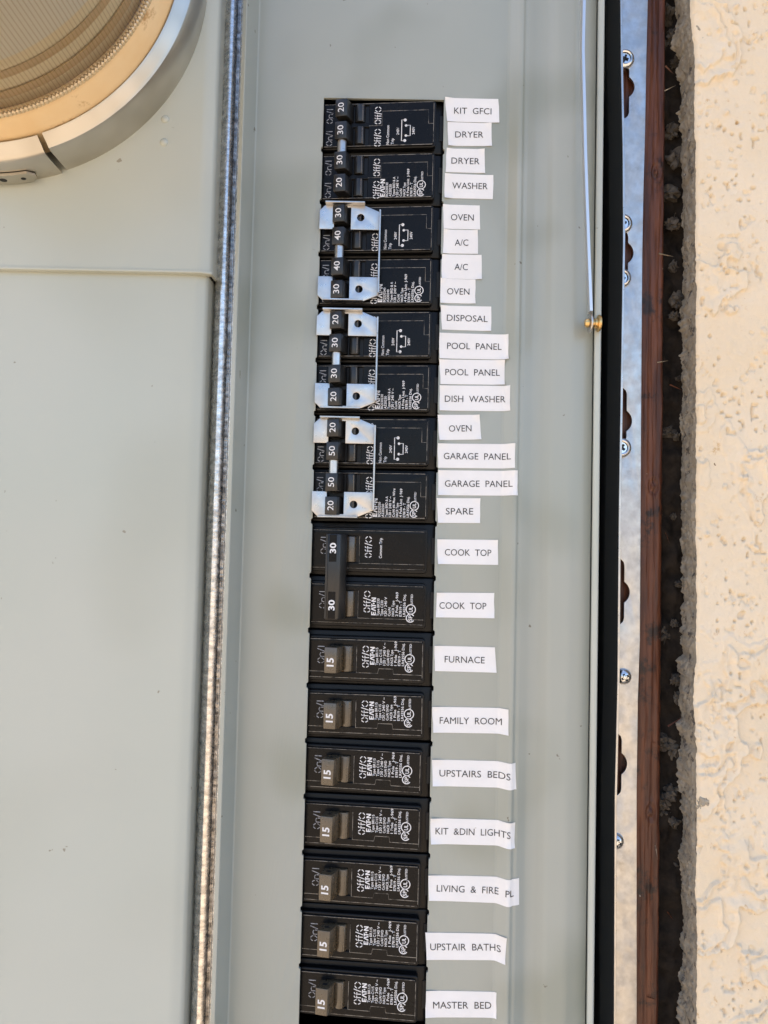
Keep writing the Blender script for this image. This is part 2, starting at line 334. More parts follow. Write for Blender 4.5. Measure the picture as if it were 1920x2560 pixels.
def stucco_wall():
    t = thing('stucco_wall', 'cream painted stucco house wall with a broken grey edge beside the panel', 'wall', (230,-160,-24))
    o = np.array((230,-160,-24.0))
    def put(name, v, f, mt, sharp=180):
        v = np.asarray(v, float)-o; return link(name, mesh([tuple(p) for p in v], f, mt, sharp, recalc=False), t)
    XR = 236.0
    z = np.arange(-560, 236.1, 0.62); nu = 120; u = np.linspace(0,1,nu)
    X = edge_x(z)[:,None]*(1-u)+XR*u; Z = np.repeat(z[:,None], nu, 1)
    H = stucco_h(X, Z); roll = np.clip((X-edge_x(z)[:,None])/1.6, 0, 1); H = H*(.35+.65*roll)-(1-roll)**2*1.0
    rim = np.stack([X, Z, STUCCO_D+H], 2)
    put('stucco_face', rim.reshape(-1,3), grid_faces(nu, len(z)), STUCCO)
    # broken edge of the coat, 22 mm deep
    nv = 34; w = np.linspace(0,1,nv); ex = edge_x(z)
    D = (STUCCO_D+H[:,0])[:,None]*(1-w)-24.5*w; ZZ = np.repeat(z[:,None], nv, 1); WW = np.repeat(w[None], len(z), 0)
    nz = (fbm(ZZ/5, D/5, 120, 6, .72)-.5)*3.0+(fbm(ZZ/22, D/30, 130, 3)-.5)*2.2+(fbm(ZZ/1.7, D/1.7, 137, 2)-.5)*1.0
    XX = ex[:,None]-nz*np.minimum(1, WW*6)-WW**3*np.maximum(0, (fbm(ZZ/14, ZZ*0, 140, 6, .72)-.50)*11)+WW*1.6
    put('broken_edge', np.stack([XX, ZZ, D], 2).reshape(-1,3), grid_faces(nv, len(z)), MORTAR)
    # remaining wall, coarser
    def coarse(x0, x1, z0, z1, st=6.0):
        xs = np.linspace(x0, x1, max(2, int((x1-x0)/st)+1)); zs = np.linspace(z0, z1, max(2, int((z1-z0)/st)+1))
        A, B = np.meshgrid(xs, zs); put('wall_field', np.stack([A, B, STUCCO_D+stucco_h(A, B)], 2).reshape(-1,3), grid_faces(len(xs), len(zs)), STUCCO)
    coarse(XR, 520, -560, 236, 2.5); coarse(176, 520, 236, 420, 6); coarse(176, 520, -760, -560, 6)
    # the house wall behind and around: plain slabs
    def slab(x0,x1,z0,z1,d0,d1,mt):
        c = [(x,zz,d) for x in (x0,x1) for zz in (z0,z1) for d in (d0,d1)]
        me = mesh([tuple(np.array(p)-o) for p in c], [(0,1,3,2),(4,5,7,6),(0,1,5,4),(2,3,7,6),(0,2,6,4),(1,3,7,5)], mt, 30)
        link('wall_core', me, t)
    slab(520, 3200, -1350, 2000, -140, -2, STUCCO); slab(-720, OPX0, -1350, 2000, -140, -2, STUCCO)  # unseen left end cut short, letting sunlit ground come near
    slab(OPX0, 520, 420, 2000, -140, -2, STUCCO); slab(OPX0, 520, -1350, -760, -140, -2, STUCCO)
    slab(OPX0, 176, OPZ1, 420, -140, -2, STUCCO); slab(OPX0, 176, -760, OPZ0, -140, -2, STUCCO)
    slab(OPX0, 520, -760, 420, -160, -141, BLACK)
    # lumps of mortar hanging on the back of the coat
    r2 = random.Random(5)
    spots = [(1668,30,20),(1690,80,16),(1700,150,14),(1672,100,12),(1684,320,15),(1690,395,19),(1679,480,20),(1700,520,9),(1683,560,14),(1690,660,12),(1694,750,16),(1685,790,11),(1700,945,7),(1680,1078,15),(1694,1090,8),(1690,1290,7),(1698,1460,9),(1668,1590,13),(1690,1700,12),(1695,1745,10),
             (1650,1850,15),(1672,1862,17),(1688,1880,15),(1660,2005,14),(1668,2030,15),(1688,2060,13),(1680,1985,16),(1640,320,10),(1642,335,8),(1692,1560,8),(1697,2170,8)]
    spots += [(1744,75,11),(1752,98,8),(1757,2000,13),(1750,2016,8)]
    for px, py, rr in spots:
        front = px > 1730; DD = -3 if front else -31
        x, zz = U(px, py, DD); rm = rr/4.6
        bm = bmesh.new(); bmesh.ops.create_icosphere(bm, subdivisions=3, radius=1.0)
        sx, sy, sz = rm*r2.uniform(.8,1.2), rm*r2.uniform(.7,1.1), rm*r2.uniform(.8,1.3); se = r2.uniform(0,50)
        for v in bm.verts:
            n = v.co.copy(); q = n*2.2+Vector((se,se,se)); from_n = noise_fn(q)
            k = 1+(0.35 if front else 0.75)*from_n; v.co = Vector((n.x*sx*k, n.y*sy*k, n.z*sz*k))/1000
        me = bpy.data.meshes.new('lump'); bm.to_mesh(me); bm.free(); finish(me, MORTAR if front else MORTAR_SHADE, 25)
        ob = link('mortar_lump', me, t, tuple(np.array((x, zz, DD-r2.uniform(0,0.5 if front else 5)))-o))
def splinters():
    r3 = random.Random(21)
    sp = [(1672,178,40),(1668,225,-25),(1655,478,60),(1640,1860,35),(1690,970,20),(1655,905,-10),(1668,1345,70),(1690,1800,-30),(1676,2290,50),(1640,2130,80),(1628,2490,15),(1665,640,10)]
    for px, py, a in sp:
        x, z = U(px, py, -25); L = r3.uniform(5,11); w = r3.uniform(.5,1.0)
        o = link('splinter', mesh([(-L/2,-w/2,-.3),(-L/2,w/2,-.3),(-L/2,0,.5),(L/2,0,.1)], [(0,1,2),(0,1,3),(1,2,3),(2,0,3)], MORTAR if r3.random() < .6 else WOOD, 20), None, (x, z, -25+r3.uniform(0,2)), (R(r3.uniform(-30,30)), R(a), R(r3.uniform(-20,20))))
        tag(o, 'thin loose splinter caught between timber and stucco', 'splinter', 'splinters in the gap')
from mathutils import noise as mnoise
def noise_fn(q): return mnoise.fractal(q, 0.8, 2.1, 4)
stucco_wall()

# torn building paper in the gap behind the stucco edge
def felt():
    z = np.arange(-556, 232, 1.4); n = 24; u = np.linspace(0,1,n)
    jag = fbm(z*0+1.7, z/16, 200, 5, .65); left = np.interp(z, [-440,-330,-300,-250,-120,-40,80], [166,162,170,171,171,168,160])
    xl = left+ (jag-.5)*22; xr = 190.0
    X = xl[:,None]*(1-u)+xr*u; Z = np.repeat(z[:,None], n, 1)
    D = -33+ (fbm(X/7, Z/10, 210, 4)-.5)*9-(1-u)*4
    o = link('building_paper', mesh(np.stack([X,Z,D],2).reshape(-1,3).tolist(), grid_faces(n, len(z)), FELT, 180, recalc=False))
    tag(o, 'torn dark building paper hanging in the gap behind the stucco edge', 'paper')
felt()
BSD = -7.0
bpx = [(1553,-300),(1550,0),(1552,180),(1556,380),(1557,600),(1554,800),(1550,1050),(1547,1230),(1545,1430),(1543,1700),(1536,2000),(1535,2300),(1534,2560),(1531,2800)]
bz = sorted([(U(a,b,BSD)[1], U(a,b,BSD)[0]) for a,b in bpx])
def bsx(z): return float(np.interp(z, [p[0] for p in bz], [p[1] for p in bz]))
BSX0 = max(p[1] for p in bz)
# red-brown timber beside the box
def timber():
    x1 = U(1658,1280,-24)[0]; x0 = BSX0+3.2
    nx, z = 46, np.arange(-556, 232, 1.5); xs = np.linspace(x0, x1, nx)
    X, Z = np.meshgrid(xs, z)
    G = (fbm(X/1.6, Z/60, 300, 4, .6)-.5)*1.8+(fbm(X/5, Z/14, 305, 4, .6)-.5)*1.2; kn = np.exp(-(((X-x1+5)/3.0)**2+(((Z+236) % 160-80)/5.0)**2)); G -= 1.4*kn*np.cos(np.clip(kn,0,1)*9); G -= 1.1*np.exp(-((X-(x1-4.8)-1.2*np.sin(Z/47))/.35)**2)*sstep(.45,.6,fbm(X*0+2,Z/40,310,2))
    G -= 2.2*np.clip((X-(x1-1.8))/1.8, 0, 1)**2*(0.5+fbm(Z/8, X*0, 330, 3))
    v = np.stack([X, Z, -24+G], 2).reshape(-1,3).tolist(); f = grid_faces(nx, len(z))
    nn = len(v)
    for (a, b) in ((0,-1),):
        for j in range(len(z)): v.append((x0, z[j], -70)); v.append((x1, z[j], -70))
    for j in range(len(z)-1):
        a = nn+2*j
        f.append((j*nx, (j+1)*nx, a+2, a)); f.append((j*nx+nx-1, a+1, a+3, (j+1)*nx+nx-1)); f.append((a, a+2, a+3, a+1))
    f.append(tuple(range(nx))+(nn+1, nn)); last = (len(z)-1)*nx
    f.append(tuple(range(last, last+nx))+(nn+2*len(z)-1, nn+2*len(z)-2))
    tag(link('timber_stud', mesh(v, f, WOOD, 180)), 'red-brown rough timber stud behind the galvanised flange', 'timber')
timber()
splinters()

# ================================================================ the panel enclosure
ZT, ZB = 200.0, -520.0
panel = thing('electrical_panel', 'grey painted steel service panel with open breaker compartment', 'electrical panel', (0,ZB,-60))
PO = np.array((0,ZB,-60.0))
def ppart(name, me, parent=None):
    o = link(name, me, parent or panel)
    if not parent: o.location = W(-PO)
    return o
row = 1100
def xr(px, d, py=row): return U(px, py, d)[0]
# --- dead front: flat part with the breaker opening
OPL, OPR, OPT, OPB = 0.0, 57.6, U(960,247,0)[1], -408.5
XWL = xr(614,0); XRAMP = xr(1249,0,1280)
def notch_edge(x, zs, s):
    """down or up one side of the opening with the little twist-out stubs"""
    pts = []
    for z in zs: pts += [(x, z+1.5*s), (x-0.7*(1 if x < 30 else -1), z+0.9*s), (x-0.7*(1 if x < 30 else -1), z-0.9*s), (x, z-1.5*s)]
    return pts
ks = [-25.4*k for k in range(16)]
hole = [(OPL,OPT)]+notch_edge(OPL, ks, 1)+[(OPL,OPB),(OPR,OPB)]+notch_edge(OPR, ks[::-1], -1)+[(OPR,OPT)]
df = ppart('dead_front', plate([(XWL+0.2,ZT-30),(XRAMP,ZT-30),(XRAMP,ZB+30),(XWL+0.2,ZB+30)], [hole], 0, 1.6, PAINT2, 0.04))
df['label'] = 'recessed grey dead front with the breaker cut-out'
# --- its right-hand bends
def prof_px(lst, py=1280): return [(U(px,py,d)[0], d) for px, d in lst]
RP = prof_px([(1249,0),(1256,0.1),(1281,3.4),(1290,3.6),(1296,1.8),(1304,1.6),(1328,-1.4),(1350,-1.4),(1376,1.6),(1425,2.4),(1477,-0.6)])
RP[0] = (XRAMP, 0)
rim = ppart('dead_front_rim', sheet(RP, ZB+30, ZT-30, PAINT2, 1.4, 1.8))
RPF = fillet(RP, 1.8)
def surf(x):
    if x <= XRAMP: return 0.0
    return float(np.interp(x, [p[0] for p in RPF], [p[1] for p in RPF]))
# --- left wall of the tray, galvanised divider, meter-side covers
LW = [(xr(583,15.5)-2.2, 14.0),(xr(583,15.5), 15.6),(XWL, 0.3),(XWL+1.2, -0.2)]
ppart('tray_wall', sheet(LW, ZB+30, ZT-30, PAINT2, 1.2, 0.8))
xa = xr(529,-2); xb = xr(566,7.0)
GP = [(xr(500,-14),-16),(xr(519,-5),-6),(xr(527,4.6),4.6),(xr(540,6.8),6.8),(xr(551,6.6),6.6),(xr(559,4.2),4.2),(xr(564,1.5),1.5),(xr(568,0.8),0.8),(xr(570,12),13.0),(xr(575,14),14.4),(xr(577,10),8)]
dv = ppart('divider_strip', sheet(GP, ZB, ZT, GALVR, 0.7, 2.0)); dv['label'] = 'bare galvanised divider with rolled edge'
cover_l = -330.0
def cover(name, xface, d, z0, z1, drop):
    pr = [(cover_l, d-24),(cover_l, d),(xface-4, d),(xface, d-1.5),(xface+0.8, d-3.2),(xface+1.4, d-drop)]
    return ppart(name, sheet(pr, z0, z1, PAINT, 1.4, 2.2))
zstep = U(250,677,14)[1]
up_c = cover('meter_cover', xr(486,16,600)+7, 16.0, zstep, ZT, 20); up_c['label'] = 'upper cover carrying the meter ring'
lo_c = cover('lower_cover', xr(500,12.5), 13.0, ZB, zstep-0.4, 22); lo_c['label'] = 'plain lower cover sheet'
# fold at the foot of the upper cover
xe = xr(486,16,600)
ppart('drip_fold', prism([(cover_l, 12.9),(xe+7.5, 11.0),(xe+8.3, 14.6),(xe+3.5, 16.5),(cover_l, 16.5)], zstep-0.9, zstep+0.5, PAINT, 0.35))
# two painted rivet bumps
for px, py in ((413,298),(410,356)):
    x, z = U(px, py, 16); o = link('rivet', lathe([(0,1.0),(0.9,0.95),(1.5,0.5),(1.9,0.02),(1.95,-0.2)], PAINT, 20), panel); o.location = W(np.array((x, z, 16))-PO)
# right side frame and box side behind it
FP = prof_px([(1480,-20),(1480,2.4),(1482,4.4),(1494,5.0),(1497,4.6),(1498.5,2.5),(1498.5,-1)])
FP[-1] = (FP[-2][0], -16)
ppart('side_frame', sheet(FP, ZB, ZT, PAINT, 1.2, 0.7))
BS0 = bsx(-170)
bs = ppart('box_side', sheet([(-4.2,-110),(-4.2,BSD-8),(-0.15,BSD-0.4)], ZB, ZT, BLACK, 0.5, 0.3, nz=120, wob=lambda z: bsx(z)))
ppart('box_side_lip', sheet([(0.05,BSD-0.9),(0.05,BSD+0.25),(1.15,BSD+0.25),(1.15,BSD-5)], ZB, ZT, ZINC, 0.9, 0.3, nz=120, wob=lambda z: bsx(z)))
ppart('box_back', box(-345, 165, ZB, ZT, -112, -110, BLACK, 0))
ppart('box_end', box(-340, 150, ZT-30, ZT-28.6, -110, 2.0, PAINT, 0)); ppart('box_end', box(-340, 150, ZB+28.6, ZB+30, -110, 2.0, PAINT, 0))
# galvanised nailing flange with keyhole slots
FD = -20.0
def keyhole(py0, pyc, py1, pxc):
    zt, zc, zb = U(pxc,py0,FD)[1], U(pxc,pyc,FD)[1], U(pxc,py1,FD)[1]; cx = U(pxc,pyc,FD)[0]; h, r = 3.4, 6.1
    g = math.sqrt(r*r-h*h); pts = []
    pts += [(cx+h*math.cos(R(a)), zt-h+h*math.sin(R(a))) for a in range(180,-1,-30)]
    a0 = math.degrees(math.atan2(g, h)); pts += [(cx+r*math.cos(R(a)), zc+r*math.sin(R(a))) for a in np.linspace(a0,-a0,12)]
    pts += [(cx+h*math.cos(R(a)), zb+h+h*math.sin(R(a))) for a in range(0,-181,-30)]
    pts += [(cx+r*math.cos(R(a)), zc+r*math.sin(R(a))) for a in np.linspace(180+a0,180-a0,12)]
    return pts
fl_r = [(U(a,b,FD)[0], U(a,b,FD)[1]) for a,b in ((1622,-620),(1622,-300),(1620,0),(1616,160),(1613,330),(1609,480),(1606,640),(1604,900),(1602,1280),(1600,1600),(1595,1750),(1592,1980),(1592,2300),(1592,2560),(1590,3050))]
slots = [keyhole(160,217,297,1556), keyhole(575,632,690,1553), keyhole(968,1052,1110,1549), keyhole(1396,1480,1562,1543), keyhole(1832,1909,1990,1536)]
def flange_outline():
    pts = list(fl_r); zb_, zt_ = fl_r[-1][1], fl_r[0][1]
    left = [(bsx(z)+0.9, z) for z in np.linspace(zb_, zt_, 60)]
    for sl in slots:                                   # only the right half of each slot shows beside the lip
        zs = [p[1] for p in sl]; lo, hi = min(zs), max(zs)
        cx = sum(p[0] for p in sl)/len(sl); xl = bsx((lo+hi)/2)+0.9
        right = [p for p in sl if p[0] > max(cx+0.3, xl+0.05)]
        right = sorted(right, key=lambda p: p[1])
        left = [p for p in left if p[1] < right[0][1]-0.3 or p[1] > right[-1][1]+0.3]
        k = len([p for p in left if p[1] < right[0][1]])
        left = left[:k]+[(xl, right[0][1]-0.1)]+right+[(xl, right[-1][1]+0.1)]+left[k:]
    return pts+left
fl = ppart('nailing_flange', plate(flange_outline(), [], FD, 1.3, GALV, 0.15)); fl['label'] = 'galvanised flange with keyhole slots'

# ---------------------------------------------------------------- screws
def screw_mesh(kind):
    if kind == 'wafer': pr = [(0,1.1),(2.7,1.15),(2.95,1.9),(3.5,2.2),(4.3,1.9),(4.9,1.1),(5.1,0.2),(5.1,-2)]
    else: pr = [(0,3.2),(1.6,3.0),(2.9,2.3),(3.7,1.2),(3.95,0.2),(3.95,-2)]
    return lathe(pr, SCREWM, 32)
def cross_mesh(h):
    v, f = [], []
    pts = [(.55,.55),(.55,1.9),(-.55,1.9),(-.55,.55),(-1.9,.55),(-1.9,-.55),(-.55,-.55),(-.55,-1.9),(.55,-1.9),(.55,-.55),(1.9,-.55),(1.9,.55)]
    v = [(x,z,h) for x,z in pts]+[(0.25*x,0.25*z,h-0.35) for x,z in pts]; n = len(pts)
    f = [(i,(i+1)%n,n+(i+1)%n,n+i) for i in range(n)]+[tuple(range(n,2*n))]
    return mesh(v, f, BLACK, 30)
sm = {'wafer': screw_mesh('wafer'), 'pan': screw_mesh('pan')}; cm = {'wafer': cross_mesh(1.6), 'pan': cross_mesh(3.28)}
scr = [(1562,146,'wafer',20,'zinc washer-head screw at the topmost keyhole slot, its cross recess showing'),(1557,558,'wafer',75,'zinc screw just above the second keyhole slot'),(1554,694,'wafer',10,'zinc screw just below the second keyhole slot, mostly behind the lip'),
       (1554,1119,'wafer',35,'bluish zinc screw just below the third keyhole slot'),(1560,1692,'pan',60,'shiny round-head screw between the fourth and fifth keyhole slots'),(1541,2104,'pan',15,'half hidden round-head screw below the last keyhole slot')]
for px, py, kd, a, lb in scr:
    x, z = U(px, py, FD+1.2)
    s = tag(link('screw', sm[kd], None, (x, z, FD+0.02)), lb, 'screw', 'screws holding the flange'); c = link('cross_recess', cm[kd], s); c.rotation_euler = (0, R(a), 0)

# ---------------------------------------------------------------- stay arm of the lid with its rivet
def stay_arm():
    pts = [(1462,-260),(1455,0),(1452,127),(1455,254),(1458,390),(1462,512),(1467,650),(1472,780)]
    P3 = [U(a,b,11) for a,b in pts]; zz = np.linspace(P3[0][1], P3[-1][1], 40)
    xs = np.interp(-zz, [-p[1] for p in P3], [p[0] for p in P3])
    x0, z0 = P3[-1]; t = thing('lid_stay_arm', 'thin pale steel stay arm riveted to the right side of the panel', 'stay arm', (x0, z0, 10))
    v, f = [], []
    for x, z in zip(xs, zz):
        for dx, d in ((0,13.0),(1.3,13.0),(1.7,7.5),(0.4,7.5)): v.append((x-x0+dx, z-z0, d-10))
    for i in range(len(zz)-1):
        for k in range(4): f.append((4*i+k, 4*i+(k+1)%4, 4*i+4+(k+1)%4, 4*i+4+k))
    f += [(0,1,2,3), tuple(4*(len(zz)-1)+k for k in range(4))]
    STAYM = mat('pale_steel_arm', (0.72,0.72,0.73), 0.34, metal=0.9)
    link('arm', mesh(v, f, STAYM, 30), t)
    ex, ez = U(1474,806,9); dx, dz = ex-x0, ez-z0
    o = link('eye', lathe([(0,0.6),(3.9,0.6),(4.3,0.4),(4.5,0),(4.3,-.4),(0,-.6)], ZINC, 32, axis='x'), t); o.location = W((dx+0.6, dz, -2.2))
    o = link('rivet', lathe([(0,-3.0),(1.4,-2.8),(2.0,-2.0),(2.1,-1.2),(1.5,-1.1),(1.6,1.4),(2.2,1.6),(2.2,2.8),(3.6,3.0),(4.0,3.5),(3.6,4.2),(1.2,4.3),(1.2,4.5),(0,4.5)], BRASS, 32, axis='x'), t); o.location = W((dx+0.9, dz, -2.2))
stay_arm()

# ================================================================ utility meter
MC = (-146.0, 67.0); MD = 16.0
ring = thing('meter_ring', 'stainless steel clamp ring around the glass meter', 'meter ring', (MC[0], MC[1], MD))
def ang(px, py, d): x, z = U(px, py, d); return math.degrees(math.atan2(z-MC[1], x-MC[0]))
RPROF = [(92.6,0),(92.8,17.0),(92.2,18.6),(90.4,19.3),(88.0,21.2),(86.8,21.6),(86.3,21.2),(86.6,20.4),(89.0,18.2),(91.4,16.8),(91.4,0)]
a_gap = ang(128,385,30)
link('band', lathe(RPROF, STEEL, 150, a_gap+0.6, a_gap+300, closed=True), ring)
link('end_band', lathe([(r+(0.9 if d < 18 else 0.3), d*1.0) for r, d in RPROF], STEEL, 40, a_gap-52, a_gap-0.9, closed=True), ring)
lx, lz = U(95,452,20); a_l = math.degrees(math.atan2(lz-MC[1], lx-MC[0]))
def lug():
    v, f = [], []; n = 16; a0, a1 = a_l, a_l-26
    for i in range(n+1):
        a = R(a0+(a1-a0)*i/n); tap = 3.0 if i == 0 else 0
        for r, d in ((94.0,1.5+tap),(94.0,9.0-tap),(95.2,9.0-tap),(95.2,1.5+tap)): v.append((r*math.cos(a), r*math.sin(a), d))
    for i in range(n):
        for k in range(4): f.append((4*i+k,4*i+(k+1)%4,4*i+4+(k+1)%4,4*i+4+k))
    f += [(0,1,2,3), tuple(4*n+k for k in range(4))]
    o = link('latch_lug', mesh(v, f, STEEL, 30), ring)
    for q in (3.5, 9.0):
        a = R(a_l-q); h = link('latch_hole', lathe([(0,0.12),(1.1 if q < 5 else 1.6,0.1),(1.2 if q < 5 else 1.7,-0.3)], BLACK, 16), o)
        h.rotation_euler = Vector((math.cos(a),0,math.sin(a))).to_track_quat('-Y','Z').to_euler(); h.location = W((95.2*math.cos(a), 95.2*math.sin(a), 5.2))
lug()
meter = thing('glass_meter', 'round glass electricity meter with ribbed side and amber base', 'meter', (MC[0], MC[1], MD))
link('base_flange', lathe([(0,6),(86.0,6),(86.0,20),(85.6,23.5),(85.0,25.0),(84.3,31.5),(83.2,33.0),(81.5,33.2),(80.0,32.0),(0,32.0)], AMBER, 160), meter)
NR = 300
def ribbed(r, d0, d1, amp, rows):
    v, f = [], []; n = NR*6
    for dd, rr in rows:
        for i in range(n):
            a = 2*math.pi*i/n; q = rr+amp*abs(math.cos(a*NR/2))**0.6; v.append((q*math.cos(a), q*math.sin(a), dd))
    for k in range(len(rows)-1):
        for i in range(n): j = (i+1) % n; f.append((k*n+i, k*n+j, (k+1)*n+j, (k+1)*n+i))
    me = mesh(v, f, GLASS, 20, recalc=False); me.materials.append(GROOVE)
    me.polygons.foreach_set('material_index', [1 if k % 6 == 1 else 0 for k in range(len(f))]); me.update(); return me
BEAD = mat('glass_bead', (0.62,0.47,0.27), 0.12, spec=1.0, coat=1.0)
def bead():
    v, f = [], []; n = NR*4
    pr = [(83.0,32.6),(84.0,33.0),(84.5,34.0),(84.3,35.2),(83.4,36.0),(82.4,36.2)]
    for r_, d_ in pr:
        for i in range(n):
            a = 2*math.pi*i/n; q = r_-(0.35 if i % 4 == 0 else 0); v.append((q*math.cos(a), q*math.sin(a), d_))
    for k in range(len(pr)-1):
        for i in range(n): j = (i+1) % n; f.append((k*n+i, k*n+j, (k+1)*n+j, (k+1)*n+i))
    return mesh(v, f, BEAD, 30, recalc=False)
link('rim_bead', bead(), meter)
g = link('glass_dome', ribbed(82, 33, 110, 0.45, [(33,82.6),(34.5,83.6),(36.5,83.4),(38.0,82.0),(52,81.4),(80,80.6),(108,79.5),(114,76.5)]), meter)
link('dome_face', lathe([(0,118),(60,117.5),(74,115.5),(77,113.5)], GLASS, 96), meter)
link('inner_shell', lathe([(79.3,32.5),(79.3,37.5),(78.6,38),(78.4,47),(78.0,47.5),(77.6,55),(76.5,60),(75.5,79.0),(60,79.2)], INNER, 128), meter)
link('reflection_band', lathe([(79.6,38.2),(79.8,40.5),(79.6,42.0),(79.0,42.0)], BROWN, 128), meter)  # dark reflection in the glass base, built as a brown band
link('shell_reflection', lathe([(78.7,48.0),(78.8,50.0),(78.3,51.5)], BROWN, 128), meter)  # second dark glass reflection, also put in as brown
link('beige_shell', lathe([(78.2,57),(77.4,62),(76.4,79.5),(60,80.0)], BEIGE, 128), meter)
dk = link('dark_core', lathe([(75.6,80.2),(75.2,104),(66,106),(0,106)], DARKM, 96), meter)

# ================================================================ circuit breakers
def facef(x): return -2.3+4.8*x/54.0
BX = 28.0; BD = -30.0                            # every breaker's origin: x, d of its base
def L_(me_list): pass
def shift(me, dx=0, dz=0, dd=0):
    me.transform(Matrix.Translation(W((dx,dz,dd)))); return me
def bpart(name, me, parent, z=0.0):
    o = link(name, me, parent); 
    if parent.parent is None: o.location = W((-BX, z, -BD))
    return o
def base_mesh():
    return prism([(-6,-30),(62,-30),(62,-5.0),(56.9,-3.2),(53,-3.0),(0,-6.5),(-6,-6.5)], -12.45, 12.45, PLASTIC2, 0.7)
def shoulder_mesh(h, up_, dn): return plate(rrect(-5, 53.9, -h-dn, h+up_, 1.6), [], -0.95, 4.5, PLASTIC2, 0.7, facef)
def face_mesh(h, holes, dn=0.0): return plate(rrect(-4.5, 53.1, -h-dn, h, 1.5), holes, 0, 2.6, PLASTIC, 0.45, facef)
def well_mesh(h, hz): return box(11.0, 22.6, hz-h, hz+h, -12, -4.2, BLACK, 0)
def handle_mesh(h, front, x0, x1, mt=None):
    pr = [(x0,front-0.7),(x1,front+0.5),(x1+1.6,front-2.4),(x1+3.0,-1.2),(x1+3.2,-2.0),(x0+2.3,-4.0),(x0+1.9,-1.5)]
    return prism(pr, -h, h, mt or HANDLE, 0.35)
def drum_mesh(h, xc=18.2, mt=None):
    pr = [(xc+2.6*math.cos(R(a)), -1.9+2.6*math.sin(R(a))) for a in range(-30,211,20)]
    return prism(pr, -h, h, mt or HANDLE, 0.2)
def drum_ridge(h, xc=18.2): return box(xc+0.9, xc+1.6, -h+0.2, h-0.2, -0.4, 0.62, HANDLE, 0.15, 1)
def hole_mesh(): # flat black disc for the dark of the cross hole in a handle's end
    return mesh([(1.2*math.cos(a), 0, 0.9*math.sin(a)) for a in [i*math.pi/7 for i in range(14)]], [tuple(range(14))], BLACK, 180)
BASE = base_mesh(); HOLE = hole_mesh(); SLOTM = box(-0.9, 0.9, -6.2, 6.2, -8, -2.7, BLACK, 0.1, 1)
pf = lambda off=0.06: (lambda x, z: facef(x)+off)
def number(s, x, z, cap, ln, bold, d, parent, mt=INK, name='rating'):
    P = Print(); P.text(s, x, z-ln/2, cap, ln, bold=bold)
    return bpart(name, P.build(mt, lambda a, b: d+0.25*(a-x)/5), parent)

# ---- single-pole prototype
S_FACE = face_mesh(9.2, [[(12.0,-6.1),(22.1,-6.1),(22.1,6.2),(12.0,6.2)]]); S_SH = shoulder_mesh(9.2, 1.1, 1.5); S_WELL = well_mesh(6.0, 0)
S_SEAM = Print(); S_SEAM.ribbon([(22.3,6.2),(22.3,-6.3),(32.2,-6.35),(32.7,-4.1),(39.2,-4.1),(39.5,-6.4),(52.6,-6.5)], 0.24); S_SEAM.ribbon([(0.3,-6.2),(7.2,-6.25)], 0.22); S_SEAM.ribbon([(0.5,8.75),(52.3,8.75)], 0.2); S_SEAM.ribbon([(0.5,-8.85),(52.3,-8.85)], 0.22); S_SEAM.ribbon([(52.75,8),(52.75,-8)], 0.22)
S_SEAM = S_SEAM.build(SEAM, pf(0.03))
def side_text(lines, start, pos, cap=1.16, k=0.80, fixed=None):
    P = Print()
    for s, x in zip(lines, pos): P.text(s, x, start, cap, len(s)*k, bold=0.010)
    return P
def off_print(z, x=26.5, ln=9.7, cap=3.2):
    P = Print(); P.strokes(OFF, x, z-ln/2, cap, ln, OFF_W, 0.38); return P
def on_print(z, x=4.7, ln=7.4, cap=3.0):
    P = Print(); P.strokes(ON, x, z-ln/2, cap, ln, ON_W, 0.36); return P
S_LINES = ['Type BR115','Type C115','120 / 240 V ~','Cu/Al SWD','HACR Type','1 Pole   J-969','E7819 - T','LR43556 Disj.']
S_POS = [31.7+1.73*i for i in range(8)]
def mk_text(lines, start, pos, lx, lz0, llen, ax, az, k=1.0, lcap=2.1):
    P = side_text(lines, start, pos); logo(P, lx, lz0, lcap, llen); approvals(P, ax, az, k); return P.build(INK, pf())
S_TEXT = mk_text(S_LINES, -2.5, S_POS, 29.6, -2.4, 8.2, 46.7, -1.3); S_OFF = off_print(1.2).build(INK, pf()); S_ON = on_print(1.5, 5.6, 7.8, 3.2).build(INKDIM, pf())
S_HAND = handle_mesh(5.85, 6.0, 7.75, 13.3); S_DRUM = drum_mesh(5.85); S_RIDGE = drum_ridge(5.85)
def make_single():
    t = thing('circuit_breaker', '', 'breaker', (BX, 0, BD), 'single-pole breakers')
    bpart('body', BASE, t); bpart('shoulder', S_SH, t); f = bpart('face', S_FACE, t); bpart('handle_well', S_WELL, t)
    link('printed_text', S_TEXT, f); link('off_mark', S_OFF, f); link('on_mark', S_ON, f); link('moulded_seam', S_SEAM, f)
    bpart('side_slot', SLOTM, t).location = W((56.9-BX, 0, -BD))
    h = bpart('handle', S_HAND, t); link('drum', S_DRUM, h); link('drum_ridge', S_RIDGE, h)
    P = Print(); P.text('15', 10.5, -0.9-1.9, 3.1, 3.9, bold=0.028); link('rating', P.build(INK, lambda x, z: 5.3+1.2*(x-7.75)/5.55+0.06), h)
    o = link('end_hole', HOLE, h); o.location = W((11.8, 5.87, 2.2)); return t
single = make_single()
names = ['FURNACE','FAMILY ROOM','UPSTAIRS BEDS','KIT &DIN LIGHTS','LIVING & FIRE PL','UPSTAIR BATHS','MASTER BED']
srng = random.Random(3)
